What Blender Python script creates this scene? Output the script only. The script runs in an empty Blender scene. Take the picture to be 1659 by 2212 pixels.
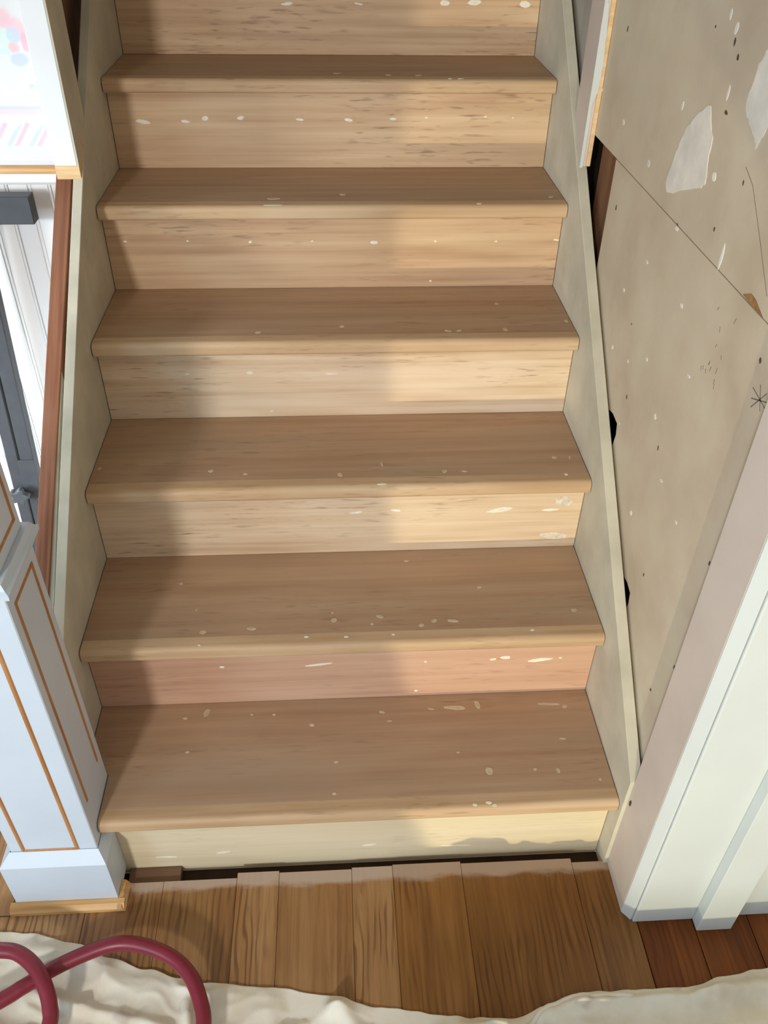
import bpy, bmesh, math, random
from mathutils import Vector, Matrix, noise
random.seed(7)
S = bpy.context.scene
COL = S.collection

# ------------------------------------------------------------------ camera
cam_d = bpy.data.cameras.new('camera'); cam = bpy.data.objects.new('camera', cam_d); COL.objects.link(cam)
RGT = Vector((0.99828168, -0.05673170, 0.01466966))
UPV = Vector((0.02400206, 0.62426373, 0.78084486))
FWD = Vector((0.05345639, 0.77915102, -0.62455272))
mw = Matrix((RGT, UPV, -FWD)).transposed().to_4x4()
mw.translation = Vector((0.472195, -0.818540, 1.518992))
cam.matrix_world = mw
cam_d.sensor_fit = 'VERTICAL'; cam_d.sensor_height = 24.0; cam_d.lens = 1815.76 * 24.0 / 2212.0
cam_d.clip_start = 0.02
S.camera = cam

# ------------------------------------------------------------------ light
wld = bpy.data.worlds.new('world'); S.world = wld; wld.use_nodes = True
bgn = wld.node_tree.nodes['Background']
bgn.inputs[0].default_value = (0.93, 0.97, 1.0, 1); bgn.inputs[1].default_value = 0.57

def light(name, kind, loc, aim, power, color, **kw):
    d = bpy.data.lights.new(name, kind); o = bpy.data.objects.new(name, d); COL.objects.link(o)
    o.location = loc
    o.rotation_euler = (Vector(aim) - Vector(loc)).to_track_quat('-Z', 'Y').to_euler()
    d.energy = power; d.color = color
    for k, v in kw.items(): setattr(d, k, v)
    return o
# high window light in the front room, a little to the left of the stair
light('front_window_light', 'AREA', (-0.68, -3.1, 1.86), (0.4, 0.6, 0.6), 64, (0.95, 0.97, 1.0), shape='DISK', size=0.30)
# cool daylight from the window at the left front, plus an added fill that brightens the boarded wall
light('side_window_light', 'AREA', (-1.6, -2.0, 1.1), (-0.05, 0.0, 0.35), 22, (0.42, 0.72, 1.0), shape='RECTANGLE', size=0.8, size_y=1.0)
light('wainscot_fill_light', 'AREA', (-1.7, -0.25, 0.95), (-0.40, 0.92, 0.42), 9.5, (0.84, 0.93, 1.0), shape='RECTANGLE', size=0.6, size_y=0.9, spread=math.radians(50))
# low warm light at floor level, reaching the right half of the risers
light('low_lamp_light', 'SPOT', (0.26, -3.0, 0.10), (2.28, 0.0, 0.62), 178, (1.0, 0.90, 0.60), spot_size=math.radians(58), spot_blend=0.05, shadow_soft_size=0.02)

V = S.view_settings
V.view_transform = 'Standard'; V.look = 'None'; V.gamma = 1.0; V.use_curve_mapping = False
V.exposure = 0.0

# ------------------------------------------------------------------ helpers
def lin(c):
    r = []
    for v in c[:3]:
        v = v / 255.0
        r.append(v / 12.92 if v <= 0.04045 else ((v + 0.055) / 1.055) ** 2.4)
    return (r[0], r[1], r[2], 1.0)

class MB:
    def __init__(s): s.v = []; s.f = []
    def add(s, vs, fs):
        n = len(s.v); s.v += [tuple(p) for p in vs]; s.f += [tuple(i + n for i in f) for f in fs]; return s
    def box(s, x0, x1, y0, y1, z0, z1):
        return s.add([(x0,y0,z0),(x1,y0,z0),(x1,y1,z0),(x0,y1,z0),(x0,y0,z1),(x1,y0,z1),(x1,y1,z1),(x0,y1,z1)],
                     [(0,3,2,1),(4,5,6,7),(0,1,5,4),(1,2,6,5),(2,3,7,6),(3,0,4,7)])
    def prism(s, poly, ax, a, b):
        """poly: 2-D outline in the two other axes (in xyz order), extruded along ax from a to b"""
        n = len(poly)
        def P(p, t):
            return {'x': (t, p[0], p[1]), 'y': (p[0], t, p[1]), 'z': (p[0], p[1], t)}[ax]
        vs = [P(p, a) for p in poly] + [P(p, b) for p in poly]
        fs = [tuple(range(n)), tuple(range(2*n-1, n-1, -1))]
        fs += [(i, i+n, (i+1) % n + n, (i+1) % n) for i in range(n)]
        return s.add(vs, fs)
    def tube(s, pts, r, n=12, closed=False):
        pts = [Vector(p) for p in pts]; rings = []
        t0 = (pts[1]-pts[0]).normalized(); up = Vector((0,0,1)) if abs(t0.z) < .9 else Vector((1,0,0))
        a = t0.cross(up).normalized()
        for i, p in enumerate(pts):
            t = (pts[min(i+1,len(pts)-1)] - pts[max(i-1,0)]).normalized()
            a = (a - t*a.dot(t)).normalized(); b = t.cross(a)
            rr = r[i] if isinstance(r, (list, tuple)) else r
            rings.append([p + (a*math.cos(2*math.pi*k/n) + b*math.sin(2*math.pi*k/n))*rr for k in range(n)])
        base = []
        for g in rings: base += g
        fs = []
        for i in range(len(pts)-1):
            for k in range(n):
                fs.append((i*n+k, i*n+(k+1) % n, (i+1)*n+(k+1) % n, (i+1)*n+k))
        fs += [tuple(range(n-1,-1,-1)), tuple((len(pts)-1)*n+k for k in range(n))]
        return s.add(base, fs)
    def build(s, name, mat, parent=None, bevel=0.0, seg=1, smooth=False):
        off = Vector(parent.matrix_world.translation) if parent else Vector((0,0,0))
        if parent:
            p = parent; off = Vector((0,0,0))
            while p: off += p.location; p = p.parent
        me = bpy.data.meshes.new(name)
        bm = bmesh.new()
        vs = [bm.verts.new(Vector(p) - off) for p in s.v]
        for f in s.f:
            try: bm.faces.new([vs[i] for i in f])
            except ValueError: pass
        bmesh.ops.recalc_face_normals(bm, faces=bm.faces)
        if bevel > 0:
            ed = [e for e in bm.edges if len(e.link_faces) == 2 and e.calc_face_angle() > 0.35]
            bmesh.ops.bevel(bm, geom=ed, offset=bevel, segments=seg, affect='EDGES', profile=0.5, clamp_overlap=True)
        bmesh.ops.triangulate(bm, faces=[f for f in bm.faces if len(f.verts) > 4])
        if smooth:
            for f in bm.faces: f.smooth = True
        bm.to_mesh(me); bm.free()
        o = bpy.data.objects.new(name, me); COL.objects.link(o)
        me.materials.append(mat)
        if parent: o.parent = parent
        return o

def tag(o, label=None, cat=None, group=None, kind=None):
    if label: o['label'] = label
    if cat: o['category'] = cat
    if group: o['group'] = group
    if kind: o['kind'] = kind
    return o
def empty(name, loc):
    o = bpy.data.objects.new(name, None); COL.objects.link(o); o.location = loc; return o

# ------------------------------------------------------------------ materials
class NT:
    def __init__(s, name, rough=0.6, spec=0.3):
        s.m = bpy.data.materials.new(name); s.m.use_nodes = True
        s.t = s.m.node_tree; s.b = s.t.nodes['Principled BSDF']
        s.b.inputs['Roughness'].default_value = rough
        s.b.inputs['Specular IOR Level'].default_value = spec
    def n(s, typ, **kw):
        nd = s.t.nodes.new(typ)
        for k, v in kw.items(): setattr(nd, k, v)
        return nd
    def put(s, sock, v):
        if isinstance(v, bpy.types.NodeSocket): s.t.links.new(v, sock)
        else: sock.default_value = v
    def pos(s): return s.n('ShaderNodeNewGeometry').outputs['Position']
    def rnd(s): return s.n('ShaderNodeObjectInfo').outputs['Random']
    def math(s, op, a, b=0.0, c=None):
        nd = s.n('ShaderNodeMath', operation=op)
        s.put(nd.inputs[0], a); s.put(nd.inputs[1], b)
        if c is not None: s.put(nd.inputs[2], c)
        return nd.outputs[0]
    def sep(s, v):
        nd = s.n('ShaderNodeSeparateXYZ'); s.put(nd.inputs[0], v); return nd.outputs
    def mapping(s, v, scale=(1,1,1), rot=(0,0,0), loc=(0,0,0)):
        nd = s.n('ShaderNodeMapping'); s.put(nd.inputs[0], v)
        nd.inputs['Scale'].default_value = scale; nd.inputs['Rotation'].default_value = rot; nd.inputs['Location'].default_value = loc
        return nd.outputs[0]
    def noise(s, v, scale=1.0, detail=4.0, rough=0.55, dist=0.0, w=None):
        nd = s.n('ShaderNodeTexNoise'); nd.noise_dimensions = '4D' if w is not None else '3D'
        s.put(nd.inputs['Vector'], v); nd.inputs['Scale'].default_value = scale
        nd.inputs['Detail'].default_value = detail; nd.inputs['Roughness'].default_value = rough
        nd.inputs['Distortion'].default_value = dist
        if w is not None: s.put(nd.inputs['W'], w)
        return nd.outputs[0]
    def ramp(s, f, stops):
        nd = s.n('ShaderNodeValToRGB'); e = nd.color_ramp.elements
        while len(e) < len(stops): e.new(0.5)
        for i, (p, c) in enumerate(stops): e[i].position = p; e[i].color = c
        s.put(nd.inputs[0], f); return nd.outputs[0]
    def step(s, f, a, b):
        nd = s.n('ShaderNodeMapRange', interpolation_type='SMOOTHSTEP')
        s.put(nd.inputs[0], f); nd.inputs[1].default_value = a; nd.inputs[2].default_value = b
        return nd.outputs[0]
    def mix(s, f, a, b, mode='MIX'):
        nd = s.n('ShaderNodeMix', data_type='RGBA', blend_type=mode)
        s.put(nd.inputs[0], f); s.put(nd.inputs[6], a); s.put(nd.inputs[7], b); return nd.outputs[2]
    def mix_vec(s, v, w):
        nd = s.n('ShaderNodeVectorMath', operation='ADD'); s.put(nd.inputs[0], v)
        cb = s.n('ShaderNodeCombineXYZ'); s.put(cb.inputs[0], w); s.put(cb.inputs[1], w); s.put(nd.inputs[1], cb.outputs[0]); return nd.outputs[0]
    def bump(s, h, strength=0.2, dist=0.001):
        nd = s.n('ShaderNodeBump'); nd.inputs['Strength'].default_value = strength; nd.inputs['Distance'].default_value = dist
        s.put(nd.inputs['Height'], h); s.t.links.new(nd.outputs[0], s.b.inputs['Normal'])
    def col(s, c): s.put(s.b.inputs['Base Color'], c); return s.m

def wood(name, dark, mid, light_, axis='x', rot=(0,0,0), fine=70.0, lng=2.2, dash=0.5, blotch=0.35, blotch_col=None, rough=0.6, tint=0.0, swirl=0.0, spec=0.3, fig=0.0):
    t = NT(name, rough, spec); p = t.mapping(t.pos(), rot=rot) if rot != (0,0,0) else t.pos()
    w = t.math('MULTIPLY', t.rnd(), 53.0)
    def sc(a, l): return {'x': (l, a, a), 'y': (a, l, a), 'z': (a, a, l)}[axis]
    g0 = t.noise(t.mapping(p, sc(fine, lng)), 1.0, 4.0, 0.55, 0.35 + swirl, w)
    g1 = t.noise(t.mapping(p, sc(fine*.28, lng*1.6)), 1.0, 3.0, 0.5, 0.4, t.math('ADD', w, 31.0))
    g = t.math('ADD', t.math('MULTIPLY', g0, 0.55), t.math('MULTIPLY', g1, 0.45))
    c = t.ramp(g, [(0.30, lin(dark)), (0.50, lin(mid)), (0.70, lin(light_))])
    b = t.noise(t.mapping(p, sc(14.0, 2.4)), 1.0, 3.0, 0.5, 0.3, t.math('ADD', w, 7.0))
    bc = lin(blotch_col) if blotch_col else lin(light_)
    c = t.mix(t.math('MULTIPLY', t.step(b, 0.45, 0.66), blotch), c, bc)
    d = t.noise(t.mapping(p, sc(170.0, 20.0)), 1.0, 2.0, 0.5, 0.2, t.math('ADD', w, 13.0))
    e = t.noise(t.mapping(p, sc(9.0, 3.0)), 1.0, 1.0, 0.5, 0.0, t.math('ADD', w, 23.0))
    dm = t.math('MULTIPLY', t.step(d, 0.54, 0.74), t.step(e, 0.42, 0.62))
    c = t.mix(t.math('MULTIPLY', dm, dash), c, lin([v*0.80 for v in dark]))
    if tint > 0:
        c = t.mix(1.0, c, t.ramp(t.rnd(), [(0.0, (1-tint, 1-tint*1.15, 1-tint*1.4, 1)), (1.0, (1, 1, 1, 1))]), 'MULTIPLY')
    if fig > 0:
        wv = t.n('ShaderNodeTexWave', wave_type='BANDS', bands_direction={'x': 'Y', 'y': 'X', 'z': 'X'}[axis])
        t.put(wv.inputs['Vector'], t.mapping(t.mix_vec(p, w), sc(1.0, 0.22)))
        wv.inputs['Scale'].default_value = 26.0; wv.inputs['Distortion'].default_value = 9.0
        wv.inputs['Detail'].default_value = 2.0; wv.inputs['Detail Scale'].default_value = 0.9
        mk = t.noise(t.mapping(p, sc(11.0, 5.0)), 1.0, 2.0, 0.5, 0.4, t.math('ADD', w, 41.0))
        c = t.mix(t.math('MULTIPLY', t.math('MULTIPLY', t.step(wv.outputs['Fac'], 0.55, 0.95), t.step(mk, 0.44, 0.62)), fig), c, lin([v*0.62 for v in dark]))
    t.bump(g, 0.15, 0.0006)
    return t, c, p

def flatmat(name, c, rough=0.6, var=0.06, scale=6.0, spec=0.3, bump=0.0):
    t = NT(name, rough, spec); n = t.noise(t.pos(), scale, 5.0, 0.6)
    lo = [max(0, v*(1-var)) for v in c]; hi = [min(255, v*(1+var)) for v in c]
    cc = t.ramp(n, [(0.3, lin(lo)), (0.7, lin(hi))])
    if bump: t.bump(t.noise(t.pos(), 260.0, 2.0), bump, 0.0006)
    return t.col(cc)

M = {}
t, c, p = wood('tread_wood', (158,122,92), (175,142,112), (188,157,127), fine=55, lng=1.7, dash=0.45, blotch=0.45, blotch_col=(168,144,118), rough=0.55)
M['tread'] = t.col(c)
t, c, p = wood('nosing_wood', (170,134,98), (194,160,122), (210,178,142), fine=60, lng=1.7, dash=0.45, blotch=0.45, blotch_col=(208,182,148), rough=0.5)
M['nosing'] = t.col(c)
def riser_mat(name, dk, md, lt, dash, bl, bc):
    t, c, p = wood(name, dk, md, lt, fine=75, lng=1.6, dash=dash, blotch=bl, blotch_col=bc, rough=0.55); M[name] = t.col(c)
riser_mat('riser_streaked', (186,150,116), (218,190,156), (234,212,180), 0.75, 0.5, (232,208,182))
riser_mat('riser_pink', (178,136,108), (198,157,129), (210,174,146), 0.4, 0.35, (214,172,140))
riser_mat('riser_pale', (206,184,144), (222,204,168), (232,216,184), 0.35, 0.3, (232,212,176))
riser_mat('riser_brown', (170,132,98), (200,165,128), (220,190,152), 0.7, 0.4, (208,170,134))

t, c, p = wood('floor_wood', (132,92,60), (168,126,82), (188,148,102), axis='y', fine=80, lng=3.0, dash=0.35, blotch=0.35, blotch_col=(160,104,54), rough=0.32, tint=0.28, swirl=0.9, spec=0.3, fig=0.6)
y = t.sep(t.pos())[1]; x_ = t.sep(t.pos())[0]
nz = t.noise(t.mapping(t.pos(), (14, 40, 14)), 1.0, 4.0)
band = t.math('MULTIPLY', t.step(t.math('ADD', y, t.math('MULTIPLY', t.math('SUBTRACT', nz, 0.5), 0.03)), -0.030, -0.016),
              t.math('MULTIPLY', t.step(x_, 0.05, 0.09), t.step(y, 0.2, 0.1)))
c = t.mix(t.math('MULTIPLY', band, 0.85), c, lin((186,164,146)))
M['floor'] = t.col(c)
t, c, p = wood('shaded_floor_wood', (104,66,34), (138,94,48), (158,112,62), axis='y', fine=80, lng=3.0, dash=0.35, blotch=0.35, blotch_col=(128,82,40), rough=0.32, tint=0.2, swirl=0.9, spec=0.3, fig=0.45)  # right-hand planks: shade put into a darker copy of the floor colour
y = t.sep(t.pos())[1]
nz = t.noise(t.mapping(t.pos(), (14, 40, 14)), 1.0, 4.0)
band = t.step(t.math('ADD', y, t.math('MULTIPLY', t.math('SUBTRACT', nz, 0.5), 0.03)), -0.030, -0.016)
M['floor_shaded'] = t.col(t.mix(t.math('MULTIPLY', band, 0.85), c, lin((176,152,132))))
t, c, p = wood('dark_floor_wood', (86,44,16), (116,62,22), (138,80,32), axis='y', fine=80, lng=3.0, dash=0.3, blotch=0.3, rough=0.4, tint=0.3, spec=0.2, fig=0.3); M['floor_red'] = t.col(c)
t, c, p = wood('stringer_wood', (96,56,38), (132,84,58), (160,110,82), axis='y', rot=(-math.atan(0.83),0,0), fine=120, lng=3, dash=0.3, blotch=0.25, blotch_col=(170,130,110), rough=0.7); M['stringer'] = t.col(c)
t, c, p = wood('brown_lath_wood', (84,54,36), (118,80,54), (142,102,72), axis='z', fine=60, lng=3, dash=0.3, blotch=0.3, rough=0.8); M['lath'] = t.col(c)
t, c, p = wood('bead_wood', (150,96,50), (178,120,68), (196,142,90), axis='z', fine=120, lng=6, dash=0.2, blotch=0.1, rough=0.45); M['bead'] = t.col(c)
t, c, p = wood('shoe_wood', (176,124,68), (208,160,100), (226,186,132), axis='x', fine=110, lng=4, dash=0.3, blotch=0.4, blotch_col=(232,206,170), rough=0.4); M['shoe'] = t.col(c)
t, c, p = wood('raw_end_wood', (198,158,104), (222,186,136), (234,206,164), axis='x', fine=140, lng=6, dash=0.2, blotch=0.2, rough=0.6); M['rawend'] = t.col(c)
t, c, p = wood('block_wood', (84,60,42), (112,84,62), (134,106,84), axis='x', fine=80, lng=4, dash=0.3, blotch=0.4, rough=0.7); M['block'] = t.col(c)

M['skirt'] = flatmat('fibreboard', (197,189,168), 0.7, 0.06, 9.0, 0.2, 0.08)
M['mauve'] = flatmat('mauve_paint', (206,192,180), 0.5, 0.03, 5.0, 0.35)
M['white'] = flatmat('white_gloss_paint', (204,208,204), 0.30, 0.015, 5.0, 0.5)
M['newel'] = flatmat('newel_white_paint', (204,213,221), 0.42, 0.02, 6.0, 0.4)
M['wain'] = flatmat('wainscot_white_paint', (232,233,231), 0.4, 0.012, 4.0, 0.4)
M['grey_wall'] = flatmat('grey_plaster', (170,162,148), 0.85, 0.06, 6.0, 0.2)
M['ceiling'] = flatmat('ceiling_paint', (214,206,192), 0.9, 0.02, 3.0, 0.2)
M['plaster'] = flatmat('joint_compound', (224,216,202), 0.8, 0.05, 24.0, 0.2)
M['smear'] = flatmat('thin_plaster_smear', (216,202,180), 0.8, 0.12, 90.0, 0.2)
M['fleck'] = flatmat('white_filler', (236,226,204), 0.75, 0.05, 60.0, 0.2)
M['tfleck'] = flatmat('old_filler', (202,180,150), 0.75, 0.08, 60.0, 0.2)
M['dent'] = flatmat('dark_dent', (96,80,64), 0.9, 0.1, 60.0, 0.1)
M['pencil'] = flatmat('pencil_mark', (112,102,90), 0.9, 0.05, 60.0, 0.1)
M['torn'] = flatmat('torn_paper', (150,112,70), 0.9, 0.2, 60.0, 0.1)
M['black'] = flatmat('black_metal', (62,64,68), 0.5, 0.06, 40.0, 0.4)
M['knob'] = flatmat('black_plastic', (70,72,76), 0.4, 0.05, 40.0, 0.5)
M['hose'] = flatmat('red_rubber', (124,32,46), 0.38, 0.05, 30.0, 0.45, 0.05)
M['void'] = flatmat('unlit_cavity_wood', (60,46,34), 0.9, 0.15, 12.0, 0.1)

t = NT('drywall_paper', 0.85, 0.2)
a = t.noise(t.pos(), 5.0, 5.0, 0.6); b2 = t.noise(t.mapping(t.pos(), (1,10,2)), 1.0, 3.0)
c = t.ramp(a, [(0.32, lin((190,172,147))), (0.5, lin((202,185,160))), (0.68, lin((208,196,170)))])
c = t.mix(t.math('MULTIPLY', t.step(b2, 0.5, 0.75), 0.25), c, lin((206,190,172)))
t.bump(t.noise(t.pos(), 180.0, 3.0), 0.08, 0.0008); M['drywall'] = t.col(c)

t = NT('canvas_cloth', 0.9, 0.15)
a = t.noise(t.pos(), 7.0, 5.0, 0.6)
c = t.ramp(a, [(0.3, lin((206,194,170))), (0.5, lin((224,214,194))), (0.72, lin((234,227,212)))])
b2 = t.noise(t.pos(), 11.0, 3.0, 0.5)
c = t.mix(t.math('MULTIPLY', t.step(b2, 0.64, 0.72), 0.35), c, lin((150,128,120)))
t.bump(t.noise(t.pos(), 700.0, 2.0), 0.25, 0.0008); M['cloth'] = t.col(c)

# pastel wallpaper: soft floral print above a rope-twist border
t = NT('wallpaper_print', 0.7, 0.25)
sx = t.sep(t.pos()); X, Z = sx[0], sx[2]
c = lin((226,226,223))
wob = t.math('MULTIPLY', t.math('SUBTRACT', t.noise(t.pos(), 45.0, 3.0), 0.5), 0.9)
def blob(c, x, z, rx, rz, colr, amt=0.8):
    dx = t.math('DIVIDE', t.math('SUBTRACT', X, x), rx); dz = t.math('DIVIDE', t.math('SUBTRACT', Z, z), rz)
    r = t.math('ADD', t.math('SQRT', t.math('ADD', t.math('MULTIPLY', dx, dx), t.math('MULTIPLY', dz, dz))), wob)
    return t.mix(t.math('MULTIPLY', t.step(r, 1.25, 0.65), amt), c, lin(colr))
for rep in (0.0, -0.30, -0.60):
    for (x, z, rx, rz, k, am) in [(-.118,1.262,.035,.020,(238,190,198),.8),(-.083,1.245,.020,.020,(240,196,204),.8),(-.072,1.225,.008,.016,(236,182,192),.8),
        (-.108,1.232,.018,.016,(214,232,222),.9),(-.090,1.236,.012,.014,(196,214,228),.8),(-.094,1.216,.011,.009,(238,190,194),.8),
        (-.112,1.210,.012,.006,(206,228,224),.8),(-.089,1.197,.017,.011,(198,208,228),.8),(-.120,1.195,.012,.008,(226,224,232),.7),
        (-.077,1.152,.006,.005,(200,206,220),.7),(-.076,1.135,.0035,.018,(220,220,232),.8),(-.138,1.138,.012,.026,(238,224,228),.7),(-.17,1.21,.03,.04,(224,228,238),.5)]:
        c = blob(c, x + rep, z, rx, rz, k, am)
def zband(c, z0, z1, colr, amt):
    m = t.math('MULTIPLY', t.step(Z, z0-0.0012, z0+0.0012), t.step(Z, z1+0.0012, z1-0.0012))
    return t.mix(t.math('MULTIPLY', m, amt), c, lin(colr))
c = zband(c, 1.1115, 1.1185, (206,206,226), .9)
c = zband(c, 1.1040, 1.1115, (238,206,214), .9)
c = zband(c, 1.0300, 1.0450, (214,222,232), .8)
c = zband(c, 1.0215, 1.0285, (238,212,222), .9)
c = zband(c, 1.0120, 1.0205, (206,206,230), .9)
ph = t.math('MULTIPLY', t.math('SUBTRACT', X, t.math('MULTIPLY', t.math('SUBTRACT', Z, 1.068), 0.75)), 2*math.pi/0.042)
s1 = t.math('SINE', ph); s2 = t.math('SINE', t.math('ADD', ph, 2.2))
arch = t.math('ADD', 1.078, t.math('MULTIPLY', t.math('ABSOLUTE', t.math('SINE', t.math('MULTIPLY', X, math.pi/0.042))), 0.014))
rm = t.math('MULTIPLY', t.step(Z, 1.044, 1.049), t.step(t.math('SUBTRACT', arch, Z), 0.0, 0.004))
rope = t.mix(t.math('MULTIPLY', t.step(s1, 0.5, 0.95), 0.85), lin((226,228,234)), lin((236,186,196)))
rope = t.mix(t.math('MULTIPLY', t.step(s2, 0.5, 0.95), 0.85), rope, lin((196,206,222)))
c = t.mix(rm, c, rope)
M['wallpaper'] = t.col(c)

# ------------------------------------------------------------------ dimensions (metres)
R, G, N, W = 0.187397, 0.225755, 0.029303, 0.96
K = R / G
NOSE = 0.030
def nose_line(y): return R + K*y

# ------------------------------------------------------------------ floor: planks with recessed joints
floor = tag(empty('floor', (0, 0, 0)), kind='structure')
seams = [-1.62,-1.487,-1.352,-1.216,-1.08,-0.945,-0.81,-0.675,-0.54,-0.405,-0.27,-0.135,-0.002, 0.131, 0.266, 0.344, 0.480, 0.557, 0.687, 0.899, 0.9915]
ends = {12:-0.006, 13:-0.006, 14:0.004, 15:0.001, 16:0.004, 17:0.006, 18:0.002, 19:-0.006}
def plank(x0, x1, y0, y1, mat, top=0.0):
    return MB().box(x0+.0003, x1-.0003, y0, y1, -0.019, top).build('plank', mat, floor, bevel=0.0006)
for i in range(len(seams)-1):
    x0, x1 = seams[i], seams[i+1]
    if i < 12:
        if i == 11: plank(x0, x1, -2.6, -0.005, M['floor']); plank(x0, -0.066, -0.003, 0.917, M['floor'])
        else:
            j = random.uniform(-.1, .5); plank(x0, x1, -2.6, j, M['floor']); plank(x0, x1, j+.0015, 0.917, M['floor'])
    else:
        plank(x0, x1, -2.6, ends[i], M['floor_shaded' if i > 16 else 'floor'], random.uniform(-.0004, .0004))
for x0, x1, mt in ((0.9925,1.092,'floor'),(1.093,1.194,'floor_red'),(1.195,1.30,'floor_red'),(1.301,1.44,'floor_red'),(1.441,1.58,'floor_red'),(1.581,1.72,'floor_red'),(1.721,1.86,'floor_red')):
    plank(x0, x1, -2.6, -0.10, M['floor_red'])
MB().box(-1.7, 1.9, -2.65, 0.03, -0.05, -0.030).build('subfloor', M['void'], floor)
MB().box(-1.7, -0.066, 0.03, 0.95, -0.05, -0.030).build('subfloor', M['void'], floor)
# short offcut lying in the joint between floor and bottom riser
MB().box(0.062, 0.158, -0.004, 0.0285, -0.0295, -0.010).build('filler_strip', M['block'], floor, bevel=0.001)

# ------------------------------------------------------------------ staircase
stair = tag(empty('staircase', (0.48, 0.0, 0.0)), 'bare sanded wooden staircase of closed treads and risers between skirt boards', 'staircase')

def disc(mb, cx, cy, rx, ry, n, P, ang=0.0, jag=0.25, th=0.0006):
    """irregular flat fleck; P maps (u, v, height) to a point"""
    top = []; bot = []
    ph = random.uniform(0, 6.28)
    for i in range(n):
        a = 2*math.pi*i/n; k = 1 + jag*math.sin(2*a+ph)*.5 + random.uniform(-jag, jag)*.6
        u, v = rx*k*math.cos(a), ry*k*math.sin(a)
        u, v = u*math.cos(ang)-v*math.sin(ang), u*math.sin(ang)+v*math.cos(ang)
        top.append(P(cx+u*.92, cy+v*.92, th)); bot.append(P(cx+u, cy+v, 0.0))
    vs = top + bot
    fs = [tuple(range(n))] + [(i, (i+1) % n, (i+1) % n + n, i+n) for i in range(n)]
    mb.add(vs, fs)

TS = {
1: [(0.206,0.232,0.0063,0.01),(0.166,0.22,0.0045,0.0033),(0.294,0.223,0.0036,0.0022),(0.337,0.221,0.0036,0.0022),(0.41,0.193,0.0053,0.0033),(0.456,0.108,0.0042,0.003),(0.547,0.218,0.0054,0.0033),(0.56,0.196,0.0053,0.0022),(0.69,0.222,0.0201,0.0056),(0.736,0.227,0.0064,0.0101),(0.644,0.221,0.0073,0.0023),(0.875,0.223,0.022,0.0033),(0.908,0.216,0.0046,0.0045),(0.736,0.076,0.0068,0.0078),(0.863,0.071,0.0043,0.0058),(0.821,0.075,0.0034,0.0029),(0.936,0.049,0.0034,0.0029),(0.887,0.14,0.007,0.0021),(0.684,0.118,0.0035,0.002),(0.18,0.142,0.0043,0.0021),(0.452,0.042,0.0033,0.0028)],
2: [(0.306,0.273,0.0086,0.0036),(0.216,0.268,0.0067,0.0046),(0.458,0.288,0.0052,0.006),(0.455,0.307,0.0027,0.0024),(0.198,0.326,0.0018,0.0037),(0.545,0.294,0.0087,0.0036),(0.646,0.279,0.0052,0.0048),(0.681,0.277,0.0131,0.0035),(0.621,0.268,0.0052,0.0047),(0.916,0.295,0.0054,0.0049),(0.607,0.448,0.0047,0.0028),(0.744,0.365,0.0045,0.0039),(0.16,0.4,0.0036,0.004),(0.529,0.275,0.0034,0.0036)],
3: [(0.476,0.493,0.0054,0.0061),(0.679,0.497,0.0055,0.0045),(0.717,0.496,0.0054,0.003),(0.903,0.536,0.0046,0.0048),(0.558,0.525,0.0018,0.0078),(0.227,0.514,0.0053,0.0045),(0.294,0.502,0.0045,0.0031),(0.013,0.529,0.0044,0.0046),(0.934,0.535,0.0018,0.0064)],
4: [(0.32,0.722,0.0064,0.004),(0.487,0.744,0.0046,0.0062),(0.7,0.719,0.0075,0.0041),(0.722,0.719,0.0056,0.004),(0.817,0.722,0.0056,0.0061),(0.949,0.757,0.0038,0.0063),(0.819,0.842,0.004,0.0045)],
5: [(0.354,0.950,0.0167,0.0052),(0.934,0.955,0.0059,0.0058),(0.496,0.975,0.0077,0.0058)],
6: [(0.665,1.172,0.0079,0.006),(0.491,1.19,0.0089,0.0068),(0.601,1.175,0.0059,0.0045)],
}
NS = {1: [(0.725,0.011,0.006,0.003),(0.700,0.008,0.004,0.003),(0.735,0.006,0.004,0.003)],
2: [(0.214,0.010,0.003,0.0023),(0.407,0.022,0.0051,0.0023),(0.48,0.019,0.0051,0.0023),(0.826,0.021,0.0043,0.0023),(0.567,0.021,0.0034,0.0023)],
3: [(0.555,0.008,0.0106,0.0029),(0.914,0.026,0.004,0.004)], 5: [(0.354,0.008,0.016,0.005),(0.775,0.010,0.005,0.004)], 6: [(0.73,0.010,0.005,0.004),(0.752,0.010,0.007,0.004)]}
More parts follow.
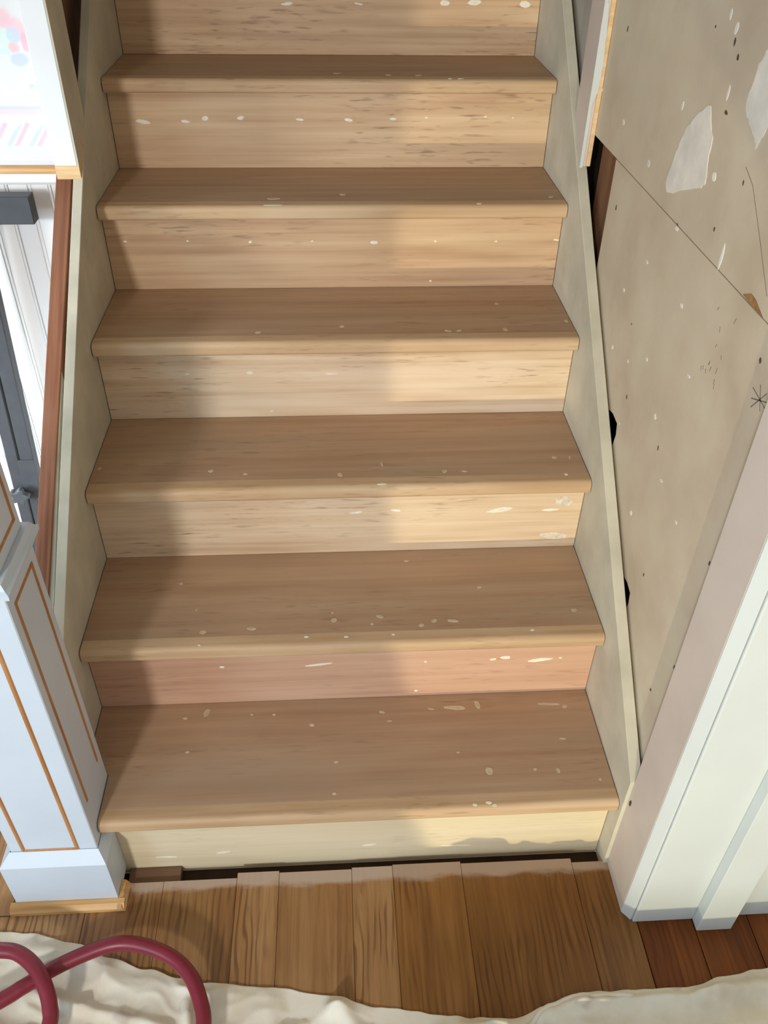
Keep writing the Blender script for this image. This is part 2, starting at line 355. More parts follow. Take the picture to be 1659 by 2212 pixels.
RS = {
1: [(0.516,0.033,0.015,0.003),(0.241,0.03,0.0128,0.0025),(0.68,0.017,0.027,0.002),(0.132,0.023,0.0255,0.002)],
2: [(0.428,0.29,0.0282,0.0029),(0.244,0.292,0.0052,0.0026),(0.786,0.292,0.0091,0.0053),(0.762,0.288,0.0073,0.0027),(0.854,0.282,0.0256,0.0044),(0.894,0.286,0.0028,0.0027),(0.616,0.203,0.0037,0.0029),(0.631,0.288,0.0027,0.0027)],
3: [(0.795,0.476,0.0263,0.0059),(0.897,0.473,0.017,0.0036),(0.585,0.481,0.0092,0.0035),(0.507,0.478,0.0138,0.0024)],
4: [(0.298,0.668,0.0075,0.0032),(0.336,0.576,0.0039,0.0022),(0.172,0.667,0.0055,0.0021),(0.463,0.663,0.0132,0.0021)],
5: [(0.04,0.856,0.0038,0.002),(0.169,0.856,0.0029,0.002),(0.299,0.853,0.0039,0.003),(0.429,0.854,0.0029,0.002),(0.56,0.85,0.0079,0.0041),(0.691,0.852,0.0029,0.0021),(0.822,0.851,0.003,0.0021),(0.952,0.853,0.0061,0.002),(0.685,0.763,0.003,0.0022)],
6: [(0.068,1.034,0.0148,0.0047),(0.159,1.035,0.0109,0.0028),(0.203,1.041,0.0079,0.0046),(0.279,1.042,0.009,0.0038),(0.407,1.039,0.0081,0.0029),(0.514,1.038,0.0102,0.0028),(0.612,1.04,0.0072,0.0029),(0.685,1.043,0.0031,0.0019),(0.816,1.045,0.0042,0.0019),(0.877,1.043,0.0021,0.0019)],
7: [(0.383,1.227,0.0125,0.0036),(0.544,1.228,0.0115,0.0018),(0.741,1.231,0.0127,0.0055),(0.808,1.233,0.017,0.0055),(0.924,1.23,0.015,0.0064)],
}
TH = 0.028
rmats = {1:'riser_pale', 2:'riser_pink', 3:'riser_streaked', 4:'riser_streaked', 5:'riser_brown', 6:'riser_brown', 7:'riser_brown', 8:'riser_brown', 9:'riser_brown'}
gx = 0.0012
NL = 0.0425                      # the newel's stair-side face: tread 1 is notched around it
def nosing_profile(y0, z1):
    """rounded front edge, (y, z) outline"""
    r = 0.011; pr = [(y0+NOSE, z1-TH), (y0+NOSE, z1)]
    for i in range(7):
        a = math.pi/2 + math.pi/2*i/6; pr.append((y0+r+r*math.cos(a), z1-r+r*math.sin(a)))
    r2 = 0.006
    for i in range(5):
        a = math.pi + math.pi/2*i/4; pr.append((y0+r2+r2*math.cos(a), z1-TH+r2+r2*math.sin(a)))
    return pr
for k in range(1, 9):
    y0, z1 = (k-1)*G, k*R
    xl = NL if k == 1 else gx
    tb = MB()
    if k == 1:
        tb.prism([(NL+.0008, y0+NOSE+.0003), (W-gx, y0+NOSE+.0003), (W-gx, k*G+N+.018), (gx, k*G+N+.018), (gx, .1012), (NL+.0008, .1012)], 'z', z1-TH, z1)
    else:
        tb.box(xl, W-gx, y0+NOSE+.0003, k*G+N+.018, z1-TH, z1)
    tr = tb.build('tread', M['tread'], stair, bevel=0.0007)
    nb = MB().prism(nosing_profile(y0, z1), 'x', xl+.0008, W-gx-.0004)
    nz_ = nb.build('nosing', M['nosing'], tr)
    for f in nz_.data.polygons: f.use_smooth = False
    if k in TS:
        mb = MB()
        for (x, yy, rx, ry) in TS[k]: disc(mb, x, yy, rx, ry, 9, lambda u, v, h: (u, v, z1+h), random.uniform(-.3, .3))
        tag(mb.build('filler_flecks', M['tfleck'], tr), kind='stuff')
    if k in NS:
        mb = MB()
        for (x, yy, rx, ry) in NS[k]:
            dz = 0.0 if yy > .011 else -(0.011 - math.sqrt(max(0, .011**2 - (.011-yy)**2)))
            disc(mb, x, y0+yy, rx, ry, 8, lambda u, v, h, dz=dz: (u, v, z1+dz+h+.0004))
        tag(mb.build('nosing_flecks', M['fleck'], tr), kind='stuff')
for k in range(1, 10):
    yf = (k-1)*G + N; z0 = (k-1)*R; z1 = k*R - TH
    if k == 1: rb = MB().box(0.0445, W-gx, yf, yf+.018, -0.029, z1)
    else: rb = MB().box(gx, W-gx, yf, yf+.018, z0+.0004, z1)
    rs = rb.build('riser', M[rmats[k]], stair, bevel=0.0005)
    if k in RS:
        mb = MB()
        for (x, zz, rx, rz) in RS[k]: disc(mb, x, zz, rx, rz, 9, lambda u, v, h: (u, yf-h, v), random.uniform(-.15, .15))
        tag(mb.build('filler_flecks', M['fleck'], rs), kind='stuff')
    if k == 3:
        mb = MB()
        disc(mb, .921, .494, .017, .0135, 22, lambda u, v, h: (u, yf-h, v), 0, .22)
        o = mb.build('plaster_smear', M['smear'], rs)
        mb = MB(); disc(mb, .912, .404, .030, .0085, 22, lambda u, v, h: (u, yf-h, v), 0, .22)
        mb.build('plaster_smear', M['smear'], rs)
# skirt boards
def skirt(x0, x1, yA, offA, offB, yB=1.95, zlow=-0.03, deep=0.36):
    zt = lambda y, o: nose_line(y) + o
    poly = [(yA, zlow), (yA, zt(yA, offA)), (yB, zt(yB, offB)), (yB, zt(yB, offB)-deep-.15), (0.30, zlow)]
    return MB().prism(poly, 'x', x0, x1).build('skirt_board', M['skirt'], stair, bevel=0.0008)
skirt(-0.0185, -0.0002, 0.104, 0.104, 0.104)
skirt(W+.0002, W+.0205, -0.0095, 0.083, 0.103)

# ------------------------------------------------------------------ timber stringer and knee wall at the left
ofs = 0.070
st = empty('stringer_beam', (-0.05, 0.104, 0.0))
tag(st, 'rough red-brown timber beam sloping beside the left skirt board', 'beam')
def slope_poly(ya, yb, top, deep): return [(ya, nose_line(ya)+top-deep), (ya, nose_line(ya)+top), (yb, nose_line(yb)+top), (yb, nose_line(yb)+top-deep)]
mb = MB()
pl = slope_poly(0.104, 0.93, ofs, 0.24)
# the beam drifts slightly away from the skirt towards its foot
vs = []
for (yy, zz) in pl:
    k = (0.93-yy)/0.826; vs.append((-0.060-.006*k, yy, zz))
for (yy, zz) in pl:
    k = (0.93-yy)/0.826; vs.append((-0.030-.010*k, yy, zz))
mb.add(vs, [(0,1,2,3),(7,6,5,4),(0,4,5,1),(1,5,6,2),(2,6,7,3),(3,7,4,0)])
mb.build('timber', M['stringer'], st, bevel=0.0012)
mb = MB()
pl2 = slope_poly(0.104, 0.62, ofs-.006, 0.2)
vs = []
for (yy, zz) in pl2:
    k = (0.62-yy)/0.516; vs.append((-0.036-.0035*k, yy, zz))
for (yy, zz) in pl2:
    k = (0.62-yy)/0.516; vs.append((-0.0345+.007*k, yy, zz))
mb.add(vs, [(0,1,2,3),(7,6,5,4),(0,4,5,1),(1,5,6,2),(2,6,7,3),(3,7,4,0)])
tag(mb.build('plasterboard_edge', M['skirt'], st), 'pale plasterboard edge')
kw_ = MB().prism([(0.104, -0.03), (0.104, nose_line(.104)-.18), (0.915, nose_line(.915)-.18), (0.915, -0.03)], 'x', -0.064, -0.030).build('wall_knee', M['wain'])
tag(kw_, kind='structure')

# ------------------------------------------------------------------ newel post
nw = tag(empty('newel_post', (-0.034, 0.03, 0.0)), 'white square panelled newel post with thin orange bead lines at stair foot', 'newel post')
NX0, NX1, NY0, NY1 = -0.1065, 0.0415, -0.0205, 0.1005
MB().box(NX0, NX1, NY0, NY1, -0.0295, 0.752).build('shaft', M['newel'], nw, bevel=0.0015)
MB().box(NX0+.004, NX1-.004, NY0+.004, NY1-.004, 0.778, 0.945).build('upper_shaft', M['newel'], nw, bevel=0.0015)
mb = MB()
prf = [(0.0, 0.752), (0.004, 0.752), (0.011, 0.758), (0.012, 0.766), (0.007, 0.770), (0.003, 0.778), (0.0, 0.778)]
rings = [[(NX0-o, NY0-o, z), (NX1+o, NY0-o, z), (NX1+o, NY1+o, z), (NX0-o, NY1+o, z)] for (o, z) in prf]
vs = [p for r_ in rings for p in r_]; fs = []
for i in range(len(prf)-1):
    for j in range(4): fs.append((i*4+j, i*4+(j+1) % 4, (i+1)*4+(j+1) % 4, (i+1)*4+j))
fs += [(3,2,1,0), tuple(4*(len(prf)-1)+j for j in range(4))]
mb.add(vs, fs).build('collar_moulding', M['newel'], nw)
MB().box(NX0-.005, NX1+.005, NY0-.005, NY1+.005, 0.945, 0.965).build('cap', M['newel'], nw, bevel=0.006, seg=3)
# plinth with a sloped top
px0, px1, py0, py1 = -0.1245, 0.0560, -0.0405, 0.0280
mb = MB(); yb_ = py1
outer = [(px0, py0), (px1, py0), (px1, yb_), (px0, yb_)]
inner = [(NX0-.001, NY0-.001), (NX1+.001, NY0-.001), (NX1+.001, yb_), (NX0-.001, yb_)]
vs = [(x, y_, 0.0006) for x, y_ in outer] + [(x, y_, 0.129) for x, y_ in outer] + [(x, y_, 0.150) for x, y_ in inner] + [(x, y_, 0.0006) for x, y_ in inner]
fs = []
for j in range(3):
    if j == 2: continue
for j in (0, 1, 3):
    k_ = (j+1) % 4
    fs += [(j, k_, 4+k_, 4+j), (4+j, 4+k_, 8+k_, 8+j), (8+j, 8+k_, 12+k_, 12+j), (12+j, 12+k_, k_, j)]
fs += [(2, 6, 10, 14), (3, 15, 11, 7)]
mb.add(vs, fs).build('plinth', M['newel'], nw)
# orange shoe strip at the floor in front of the plinth
mb = MB()
mb.prism([(-0.0410, 0.0), (-0.0410, 0.015), (-0.0500, 0.014), (-0.0575, 0.006), (-0.0585, 0.0)], 'x', -0.134, 0.068)
mb.build('base_shoe', M['shoe'], nw)
MB().prism([(0.0566, 0.0), (0.0566, 0.015), (0.064, 0.013), (0.070, 0.0)], 'y', -0.0585, -0.006).build('base_shoe', M['shoe'], nw)
# bead lines around the panels
def bead(fr, to, nrm, wdt, mb):
    fr, to, nrm = Vector(fr), Vector(to), Vector(nrm); d = (to-fr).normalized(); s_ = d.cross(nrm)*wdt/2
    a = [fr-s_-d*wdt*.5, fr+s_-d*wdt*.5, to+s_+d*wdt*.5, to-s_+d*wdt*.5]
    up = [fr-s_*.4+nrm*.0016, fr+s_*.4+nrm*.0016, to+s_*.4+nrm*.0016, to-s_*.4+nrm*.0016]
    mb.add(a+up, [(0,1,2,3),(4,5,6,7),(0,1,5,4),(1,2,6,5),(2,3,7,6),(3,0,4,7)])
yf = NY0-.0002; xr = NX1+.0002
for (z0, z1, full) in ((0.152, 0.722, True), (0.802, 0.918, True)):
    ii = 0 if z0 < .5 else .004
    for seg in (((-0.0833, yf+ii, z0), (-0.0833, yf+ii, z1)), ((0.0075, yf+ii, z0), (0.0075, yf+ii, z1)), ((-0.0833, yf+ii, z0), (0.0075, yf+ii, z0)), ((-0.0833, yf+ii, z1), (0.0075, yf+ii, z1))):
        mb = MB(); bead(seg[0], seg[1], (0,-1,0), .0072, mb); mb.build('panel_bead', M['bead'], nw)
for (z0, z1, bottom) in ((0.262, 0.722, False), (0.802, 0.918, True)):
    ii = 0 if z0 < .5 else -.004
    segs = [((xr+ii, 0.0010, z0), (xr+ii, 0.0010, z1)), ((xr+ii, 0.0790, z0), (xr+ii, 0.0790, z1)), ((xr+ii, 0.0010, z1), (xr+ii, 0.0790, z1))]
    if bottom: segs.append(((xr+ii, 0.0010, z0), (xr+ii, 0.0790, z0)))
    for a_, b_ in segs:
        mb = MB(); bead(a_, b_, (1,0,0), .0062, mb); mb.build('panel_bead', M['bead'], nw)

# ------------------------------------------------------------------ left background: wainscot, rail, wallpapered wall, jamb
wb = tag(empty('wall_back', (-0.5, 0.93, 0.0)), kind='structure')
MB().box(-1.75, -0.045, 0.9260, 1.02, 1.012, 2.45).build('wallpaper', M['wallpaper'], wb)
MB().box(-1.75, -0.030, 0.9320, 1.02, -0.03, 1.0115).build('backing', M['wain'], wb)
bw = 0.084
for i in range(20):
    x1 = -0.083 + bw - i*bw; x0 = x1 - bw
    if x0 < -1.7: break
    prof = []
    def at_(u, d): prof.append((x0+u, 0.920+d))
    at_(.0004, .0118); at_(.0004, .003); at_(.003, 0); at_(.0375, 0); at_(.0385, .003); at_(.0395, .003); at_(.0405, .0008); at_(.0445, .0008); at_(.0455, .003); at_(.0465, .003); at_(.0475, 0)
    at_(.0775, 0); at_(.0785, .003); at_(.0795, .003); at_(.0803, .0006); at_(.0826, .0006); at_(.0836, .003); at_(.0836, .0118)
    if x1 > -0.03: prof = [(min(px_, -0.032), py_) for px_, py_ in prof]
    MB().prism(prof, 'z', 0.0006, 0.9795).build('board', M['wain'], wb)
MB().prism([(0.9265, 0.9985), (0.915, 0.9985), (0.9128, 1.003), (0.915, 1.0075), (0.9265, 1.0118)], 'x', -1.75, -0.052).build('rail_strip', M['shoe'], wb)
MB().prism([(0.930, 0.978), (0.914, 0.978), (0.909, 0.984), (0.909, 0.994), (0.914, 0.9983), (0.930, 0.9983)], 'x', -1.75, -0.052).build('chair_rail', M['wain'], wb)

jl = tag(empty('door_1', (-0.02, 0.9, 1.0)), kind='structure')
zb = lambda y_: nose_line(y_) + .1045
mb = MB().prism([(0.860, 1.0285), (0.963, zb(.963)), (0.963, 2.45), (0.860, 2.45)], 'x', -0.0480, -0.0060)
mb.build('jamb_board', M['wain'], jl, bevel=0.001)
MB().prism([(0.8606, 1.0285), (0.963, zb(.963)), (0.963, 2.45), (0.8606, 2.45)], 'x', -0.0058, -0.0028).build('jamb_shaded_side', M['skirt'], jl)  # thin skin on the stair side; its grey-beige colour stands in for shade
mb = MB().prism([(0.8603, zb(.8603)-.0015), (0.8603, 1.0282), (0.962, zb(.962)-.0002), (.962, zb(.962)-.0015)], 'x', -0.0478, -0.0030)
tag(mb.build('raw_end', M['rawend'], jl), 'bare unpainted wood at the foot of the white jamb')
wl = tag(MB().prism([(0.966, zb(.966)-.16), (1.95, zb(1.95)-.16), (1.95, 2.45), (0.966, 2.45)], 'x', -0.075, -0.046).build('wall_left', M['lath']), kind='structure')

# ------------------------------------------------------------------ right wall: drywall panels, opening, jamb
wr = tag(empty('wall_right', (1.0, 0.4, 0.0)), kind='structure')
XD = 0.986
lowz = lambda y_: nose_line(y_) + .05
poly = [(-0.008, lowz(-.008)), (-0.008, 1.0755), (0.7345, 1.0755), (0.7345, lowz(.7345))]
n1 = [(0.545, lowz(.545)), (.516,.684), (.492,.690), (.462,.687), (.456,.667), (0.462, .64), (0.462, lowz(.462))]
n2 = [(0.285, lowz(.285)), (.279,.478), (.255,.483), (.233,.478), (.229,.457), (.231,.440), (0.231, lowz(.231))]
MB().prism(poly + n1 + n2, 'x', XD, XD+.0115).build('lower_panel', M['drywall'], wr, bevel=0.0006)
MB().box(XD, XD+.0115, -0.008, 0.888, 1.0768, 2.45).build('upper_panel', M['drywall'], wr, bevel=0.0006)
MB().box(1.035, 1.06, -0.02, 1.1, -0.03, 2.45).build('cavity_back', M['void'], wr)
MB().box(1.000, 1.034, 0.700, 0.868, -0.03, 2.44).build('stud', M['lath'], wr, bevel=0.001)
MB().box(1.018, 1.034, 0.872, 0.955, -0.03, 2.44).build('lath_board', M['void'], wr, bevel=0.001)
PW = lambda u, v, h: (XD-h, u, v)
def flatpoly(name, pts, mat, th=0.0008, parent=wr):
    MB().prism(pts, 'x', XD-th, XD+.0002).build(name, mat, parent)
def jagged(pts, amp):
    out = []
    for i, p_ in enumerate(pts):
        q_ = pts[(i+1) % len(pts)]
        for j in range(5):
            f_ = j/5; out.append((p_[0]+(q_[0]-p_[0])*f_+random.uniform(-amp, amp), p_[1]+(q_[1]-p_[1])*f_+random.uniform(-amp, amp)))
    return out
flatpoly('plaster_patch', jagged([(.382,1.247),(.352,1.211),(.34,1.157),(.349,1.147),(.465,1.102),(.48,1.113),(.464,1.162),(.449,1.198),(.419,1.224)], .0022), M['plaster'])
flatpoly('plaster_patch', jagged([(.215,1.40),(.258,1.335),(.270,1.316),(.278,1.273),(.268,1.26),(.239,1.246),(.222,1.235),(.207,1.264),(.15,1.30)], .0022), M['plaster'])
flatpoly('torn_paper', [(.149,1.0795),(.13,1.089),(.114,1.087),(.088,1.0775),(.114,1.0772)], M['torn'])
mb = MB()
for (u, v, a, b) in [(0.891,1.158,0.0118,0.0042),(0.73,1.139,0.0099,0.0039),(0.48,1.223,0.0069,0.0048),(0.569,1.116,0.0102,0.0042),(0.317,1.172,0.0098,0.0055),(0.398,1.072,0.01,0.0028),(0.485,0.985,0.0078,0.0024),(0.564,0.902,0.009,0.0027),(0.317,0.987,0.0092,0.0028),(0.396,0.855,0.0073,0.0025),(0.475,0.809,0.0063,0.0026),(0.234,0.915,0.0085,0.0022),(0.311,0.797,0.0084,0.0037),(0.234,1.094,0.0064,0.0128),(0.231,0.728,0.0092,0.0024),(0.31,0.599,0.0073,0.0041),(0.147,0.711,0.0054,0.0023),(0.563,0.79,0.0071,0.0035),(0.337,1.271,0.0054,0.0066),(0.386,1.352,0.0056,0.0051),(0.359,1.34,0.0082,0.0055),(0.452,0.695,0.006,0.002)]:
    disc(mb, u, v, a*.62, b*1.25, 9, PW)
tag(mb.build('plaster_flecks', M['plaster'], wr), kind='stuff')
mb = MB()
for (u, v, a, b) in [(0.796,1.272,0.0051,0.0038),(0.686,1.005,0.0062,0.0041),(0.276,1.116,0.0041,0.003),(0.23,1.191,0.003,0.0032),(0.063,1.033,0.0049,0.0032),(0.444,0.754,0.0052,0.0034),(0.272,0.763,0.004,0.0037),(0.495,0.87,0.0042,0.0013),(0.202,0.551,0.004,0.0032),(0.024,0.738,0.0033,0.0037),(0.023,0.523,0.003,0.0036),(0.067,0.414,0.0055,0.0026),(0.426,1.332,0.0031,0.0019),(0.4,1.0778,0.005,0.0012),(0.355,1.326,0.0054,0.0042),(0.335,1.312,0.0054,0.0037),(0.329,1.249,0.009,0.0025)]:
    disc(mb, u, v, a*.6, b*1.2, 7, PW, 0, .3, .0004)
tag(mb.build('nail_dents', M['dent'], wr), kind='stuff')
def stroke(mb, a, b, w=.0008):
    a, b = Vector((XD-.0002, a[0], a[1])), Vector((XD-.0002, b[0], b[1])); d = (b-a).normalized(); s_ = d.cross(Vector((1,0,0)))*w
    mb.add([a-s_, a+s_, b+s_, b-s_, a+Vector((.0004,0,0)), b+Vector((.0004,0,0))], [(0,1,2,3),(0,4,5,3),(1,2,5,4)])
mb = MB()
for a_, b_ in [((.06,.998),(.013,.991)),((.051,.975),(.026,1.009)),((.046,1.01),(.028,.983)),((.056,.985),(.018,1.001))]: stroke(mb, a_, b_, .0007)
tag(mb.build('pencil_star', M['pencil'], wr), 'small pencilled star mark')
mb = MB()
for a_, b_ in [((.235,1.209),(.204,1.196)),((.204,1.196),(.148,1.149)),((.148,1.149),(.094,1.102))]: stroke(mb, a_, b_, .00045)
mb.build('hairline_crack', M['pencil'], wr)
mb = MB()
for i in range(14):
    u = .175+random.uniform(-.03, .03); v = .99+random.uniform(-.05, .05); stroke(mb, (u, v), (u+random.uniform(-.004,.004), v+random.uniform(.004,.010)), .0005)
tag(mb.build('pencil_scribbles', M['pencil'], wr), kind='stuff')

jr = tag(empty('door_2', (0.985, 0.92, 1.03)), kind='structure')
zr = lambda y_: nose_line(y_) + .0975
MB().prism([(0.884, zr(.884)), (0.9695, zr(.9695)), (0.9695, 2.45), (0.884, 2.45)], 'x', 0.9645, 0.9765).build('jamb_board', M['mauve'], jr, bevel=0.0008)
MB().prism([(0.8825, zr(.8825)), (0.8840, zr(.884)), (0.8840, 2.45), (0.8825, 2.45)], 'x', 0.9640, 0.9700).build('white_edge', M['white'], jr)
MB().prism([(0.884, zr(.884)), (0.9695, zr(.9695)), (0.9695, 2.45), (0.884, 2.45)], 'x', 0.9768, 0.9855).build('raw_edge', M['rawend'], jr, bevel=0.0008)
mb = MB(); 
pts_ = jagged([(0.9642, 1.12), (0.9775, 1.155), (0.979, 1.20), (0.9755, 1.26), (0.972, 1.30), (0.9642, 1.30)], .0006)
MB().prism(pts_, 'y', 0.8818, 0.8842).build('paint_blob', M['white'], jr)
MB().box(0.9905, 1.0, 0.972, 1.95, 0.7, 2.45).build('grey_panel', M['grey_wall'], wr)

# ------------------------------------------------------------------ right front: doorway casing
cs = tag(empty('trim_1', (1.05, -0.08, 0.0)), kind='structure')
MB().box(0.967, 0.9855, -0.1025, -0.0098, 0.0005, 2.45).build('return_board', M['mauve'], cs, bevel=0.0008)
MB().prism([(0.9672, -0.1027), (0.9672, -0.1045), (0.9795, -0.1195), (0.9822, -0.1195), (0.9822, -0.1027)], 'z', 0.001, 2.45).build('outer_band', M['white'], cs)
MB().prism([(0.9832, -0.1028), (0.9832, -0.1225), (0.9850, -0.1240), (1.0928, -0.1240), (1.0928, -0.1028)], 'z', 0.001, 2.45).build('flat_casing', M['white'], cs, bevel=0.0006)
MB().box(1.0930, 1.1570, -0.1455, -0.1028, 0.001, 2.45).build('door_stop', M['white'], cs, bevel=0.0012)
MB().box(1.1572, 1.262, -0.1215, -0.1028, 0.001, 2.45).build('inner_casing', M['white'], cs, bevel=0.0008)
MB().box(1.2622, 1.30, -0.1160, -0.1028, 0.001, 2.45).build('back_band', M['white'], cs, bevel=0.0008)
mb = MB(); disc(mb, -0.018, 0.2135, .0042, .0085, 9, lambda u, v, h: (0.967-h, u, v), .1, .2, .0004)
tag(mb.build('knot_hole', M['dent'], cs), 'small dark knot hole')
tag(MB().box(0.9862, 1.86, -0.1022, -0.0085, -0.0285, 2.45).build('wall_front', M['drywall']), kind='structure')
tag(MB().box(-1.75, 1.9, -3.0, 2.0, 2.4505, 2.50).build('ceiling', M['ceiling']), kind='structure')
tag(MB().box(-0.2, 1.1, 1.952, 2.0, -0.03, 2.45).build('wall_far', M['grey_wall']), kind='structure')

# ------------------------------------------------------------------ black work stand behind the stringer
bs = tag(empty('work_stand', (-0.30, 0.86, 0.0)), 'black metal work stand with star knob before the white boards', 'stand')
YB = 0.850
MB().box(-0.62, -0.101, YB-.018, YB+.014, 0.928, 0.981).build('crossbar', M['black'], bs, bevel=0.0015)
def lean(xb, z): return xb + 0.0585*(z-0.5)
def bar(xa, xb, z0, z1, ya, yb):
    m_ = MB(); vs = []
    for z in (z0, z1):
        for (x, y_) in ((xa, ya), (xb, ya), (xb, yb), (xa, yb)): vs.append((lean(x, z), y_, z))
    m_.add(vs, [(0,3,2,1),(4,5,6,7),(0,1,5,4),(1,2,6,5),(2,3,7,6),(3,0,4,7)]); return m_
bar(-0.2615, -0.2305, 0.26, 0.927, YB-.014, YB+.016).build('upright', M['black'], bs, bevel=0.002)
bar(-0.2945, -0.2665, 0.05, 0.927, YB-.012, YB+.014).build('upright', M['black'], bs, bevel=0.002)
bar(-0.2640, -0.2440, 0.05, 0.30, YB-.010, YB+.012).build('lower_upright', M['black'], bs, bevel=0.002)
bar(-0.2665, -0.2290, 0.285, 0.375, YB-.018, YB-.0142).build('clamp_plate', M['black'], bs, bevel=0.001)
mb = MB(); kx, kz = lean(-0.272, .288), .288
star = []
for i in range(30):
    a = 2*math.pi*i/30; r_ = .0195 + .0048*math.cos(5*a); star.append((kx+r_*math.cos(a), kz+r_*math.sin(a)))
mb.prism(star, 'y', YB-.048, YB-.030).build('star_knob', M['knob'], bs, bevel=0.003, seg=2)
MB().tube([(kx, YB-.030, kz), (kx, YB-.012, kz)], .006, 10).build('knob_stem', M['black'], bs)
MB().box(-0.345, -0.265, 0.62, 0.90, 0.0006, 0.020).build('foot', M['black'], bs, bevel=0.003)
MB().box(-0.330, -0.270, YB-.016, YB+.016, 0.020, 0.055).build('foot_socket', M['black'], bs, bevel=0.002)

# ------------------------------------------------------------------ drop cloth
def interp(tab, x):
    if x <= tab[0][0]: return tab[0][1]
    for (a, va), (b, vb) in zip(tab, tab[1:]):
        if x <= b:
            f_ = (x-a)/(b-a); f_ = f_*f_*(3-2*f_); return va+(vb-va)*f_
    return tab[-1][1]
EDGE = [(-1.3,-.16),(-.6,-.10),(-.30,-.085),(-.1416,-.0857),(-.0921,-.0914),(.001,-.1144),(.0539,-.1404),(.1284,-.1632),(.1854,-.1811),(.2252,-.1905),(.3502,-.2042),(.4279,-.2191),(.5198,-.2432),(.64,-.262),(.672,-.268),(.74,-.272),(.80,-.256),(.86,-.238),(1.057,-.238),(1.11,-.224),(1.20,-.214),(1.4,-.23),(1.8,-.28)]
RIDGE = [((.66,-.280),(.72,-.285),.012,.016),((.70,-.285),(.86,-.250),.010,.018),((.84,-.252),(1.08,-.258),.012,.014),((1.06,-.255),(1.32,-.232),.016,.026),((.95,-.34),(1.35,-.27),.016,.022),
         ((.70,-.31),(.74,-.45),.03,.020),((.35,-.285),(.46,-.235),.010,.012),((.45,-.24),(.52,-.33),.016,.018),((.20,-.20),(.215,-.30),.012,.022),((-.05,-.20),(.18,-.262),.010,.014),
         ((-.2,-.165),(-.06,-.19),.012,.012),((-.15,-.24),(.10,-.30),.014,.018),((-.25,-.105),(.0,-.135),.014,.010),((.30,-.36),(.60,-.42),.03,.03),((.0,-.40),(.3,-.5),.04,.03),((.8,-.42),(1.2,-.48),.04,.03),((-.5,-.2),(-.3,-.5),.04,.03)]
CREST = [(.30,.01),(.40,.06),(.486,.0644),(.535,.035),(.575,.0135),(.60,.041),(.624,.0515),(.653,.0474),(.697,.0248),(.737,.0175),(.81,.012),(.84,.03),(.88,.05),(1.2,.055),(1.5,.03)]  # unseen fold added nearer the camera, heights shaped to shade cloth and bottom riser
def cloth_h(x, y_, d):
    h = 0.0
    cr = interp(CREST, x) if .30 < x < 1.5 else 0.0
    yy = y_ + 0.55
    cz = cr*math.exp(-(yy/(.035 if yy > 0 else .07))**2)
    for (a, b, w, hh) in RIDGE:
        ax, ay = a; bx, by = b; L2 = (bx-ax)**2+(by-ay)**2
        tt = max(0, min(1, ((x-ax)*(bx-ax)+(y_-ay)*(by-ay))/L2)); dd = math.hypot(x-ax-tt*(bx-ax), y_-ay-tt*(by-ay))
        h += hh*math.exp(-(dd/w)**2)*(0.75+.25*math.sin(tt*7+ax*20))
    n1_ = noise.noise(Vector((x*9, y_*13, 1.3))); n2_ = noise.noise(Vector((x*24+3, y_*34, 4.1)))
    h += 0.008*(1-abs(n1_)*2.2) + 0.003*n2_
    n3_ = noise.noise(Vector((x*5+y_*6, y_*11-x*7, 7.7))); n4_ = noise.noise(Vector((x*13-y_*9, y_*15+x*6, 2.2)))
    h += 0.010*max(0, 1-abs(n3_)*6)**1.6*(0.5+noise.noise(Vector((x*3, y_*4, 5.5)))) + 0.0025*max(0, 1-abs(n4_)*6)**1.5
    k_ = math.exp(-(yy/.07)**2)
    return 0.0022 + max(0.0, h*(1-k_))*min(1.0, 0.22 + d/0.022) + cz
NXc, NYc = 520, 190
mb = MB(); vs = []
for i in range(NXc+1):
    x = -1.3 + 3.1*i/NXc
    e_ = interp(EDGE, x) + .0025*noise.noise(Vector((x*40, 0, 9)))
    for j in range(NYc+1):
        f_ = (j/NYc)**1.25; y_ = e_*(1-f_) + (-1.15)*f_
        vs.append((x, y_, cloth_h(x, y_, e_-y_)))
fs = [(i*(NYc+1)+j, (i+1)*(NYc+1)+j, (i+1)*(NYc+1)+j+1, i*(NYc+1)+j+1) for i in range(NXc) for j in range(NYc)]
clo = empty('drop_cloth', (0.3, -0.6, 0.0))
tag(clo, 'crumpled cream canvas drop cloth spread on the wooden floor', 'drop cloth')
cm = mb.add(vs, fs).build('canvas', M['cloth'], clo, smooth=True)
so = cm.modifiers.new('thick', 'SOLIDIFY'); so.thickness = 0.0014; so.offset = -1.0
hp = []
for (x, y_) in [(.62,-.330),(.66,-.312),(.70,-.305),(.735,-.302),(.762,-.288),(.785,-.266),(.81,-.2535),(.845,-.2465),(.90,-.2480),(.95,-.2545)]: hp.append((x, y_))
pts = []
for i in range(len(hp)-1):
    for j in range(6):
        f_ = j/6; x = hp[i][0]*(1-f_)+hp[i+1][0]*f_; y_ = hp[i][1]*(1-f_)+hp[i+1][1]*f_
        e_ = interp(EDGE, x); y_ = min(y_, e_-.002); pts.append((x, y_, cloth_h(x, y_, e_-y_)+.0022))
tag(MB().tube(pts, .0036, 8).build('hem', M['cloth'], clo, smooth=True), 'stitched rolled hem')

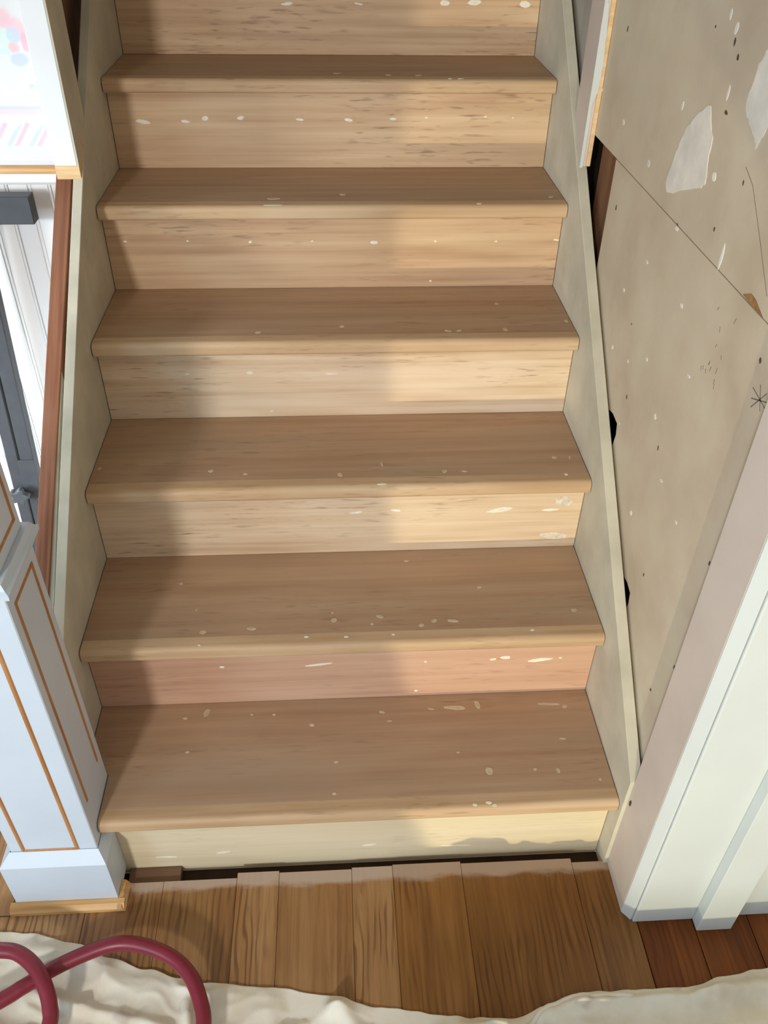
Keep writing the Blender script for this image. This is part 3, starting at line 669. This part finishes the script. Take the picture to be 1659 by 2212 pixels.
# ------------------------------------------------------------------ red hose
ctrl = [(.13,-.75,.02),(.20,-.50,.026),(.235,-.34,.034),(.2375,-.271,.040),(.2289,-.2353,.042),(.2077,-.1951,.044),(.1732,-.1638,.045),(.1236,-.1424,.045),(.076,-.1362,.044),(.0247,-.1488,.040),(-.0239,-.1688,.036),(-.0627,-.1922,.034),(-.0941,-.2118,.034),
        (-.16,-.245,.032),(-.23,-.235,.034),(-.255,-.19,.040),(-.22,-.155,.052),(-.165,-.142,.060),(-.1105,-.1464,.064),(-.0784,-.1533,.066),(-.0461,-.1755,.066),(-.0221,-.2054,.062),(-.0091,-.2339,.052),(-.0056,-.2623,.044),(-.02,-.34,.034),(-.06,-.48,.026),(-.12,-.75,.02)]
def catmull(P, n):
    P = [Vector(p_) for p_ in P]; out = []
    for i in range(len(P)-1):
        p0, p1, p2, p3 = P[max(i-1,0)], P[i], P[i+1], P[min(i+2,len(P)-1)]
        for j in range(n):
            u = j/n; out.append(.5*((2*p1)+(p2-p0)*u+(2*p0-5*p1+4*p2-p3)*u*u+(3*p1-p0-3*p2+p3)*u**3))
    out.append(P[-1]); return out
hp_ = []
for p_ in catmull(ctrl, 8):
    e_ = interp(EDGE, p_.x); gz = cloth_h(p_.x, p_.y, e_-p_.y) if p_.y < e_ else 0.0
    hp_.append(Vector((p_.x, p_.y, max(p_.z, gz+.0135))))
for _ in range(4): hp_ = [hp_[0]] + [Vector((b.x, b.y, max(b.z, (a.z+b.z*2+c_.z)/4))) for a, b, c_ in zip(hp_, hp_[1:], hp_[2:])] + [hp_[-1]]
hose = MB().tube(hp_, .0125, 14).build('hose', M['hose'], smooth=True)
tag(hose, 'dark red rubber hose looped over the drop cloth', 'hose')

# ------------------------------------------------------------------ unseen table added behind the camera to shade the right floor
wt = tag(empty('shade_table', (0.53, -1.5, 0.0)), 'unseen plain grey table added behind the drop cloth to shade the floor', 'table')
MB().box(0.10, 0.96, -1.78, -1.24, 0.715, 0.745).build('table_top', M['grey_wall'], wt, bevel=0.004)
for (x, y_) in ((0.14, -1.74), (0.92, -1.74), (0.14, -1.28), (0.92, -1.28)):
    MB().tube([(x, y_, 0.0005), (x, y_, 0.715)], .010, 10).build('leg', M['black'], wt)
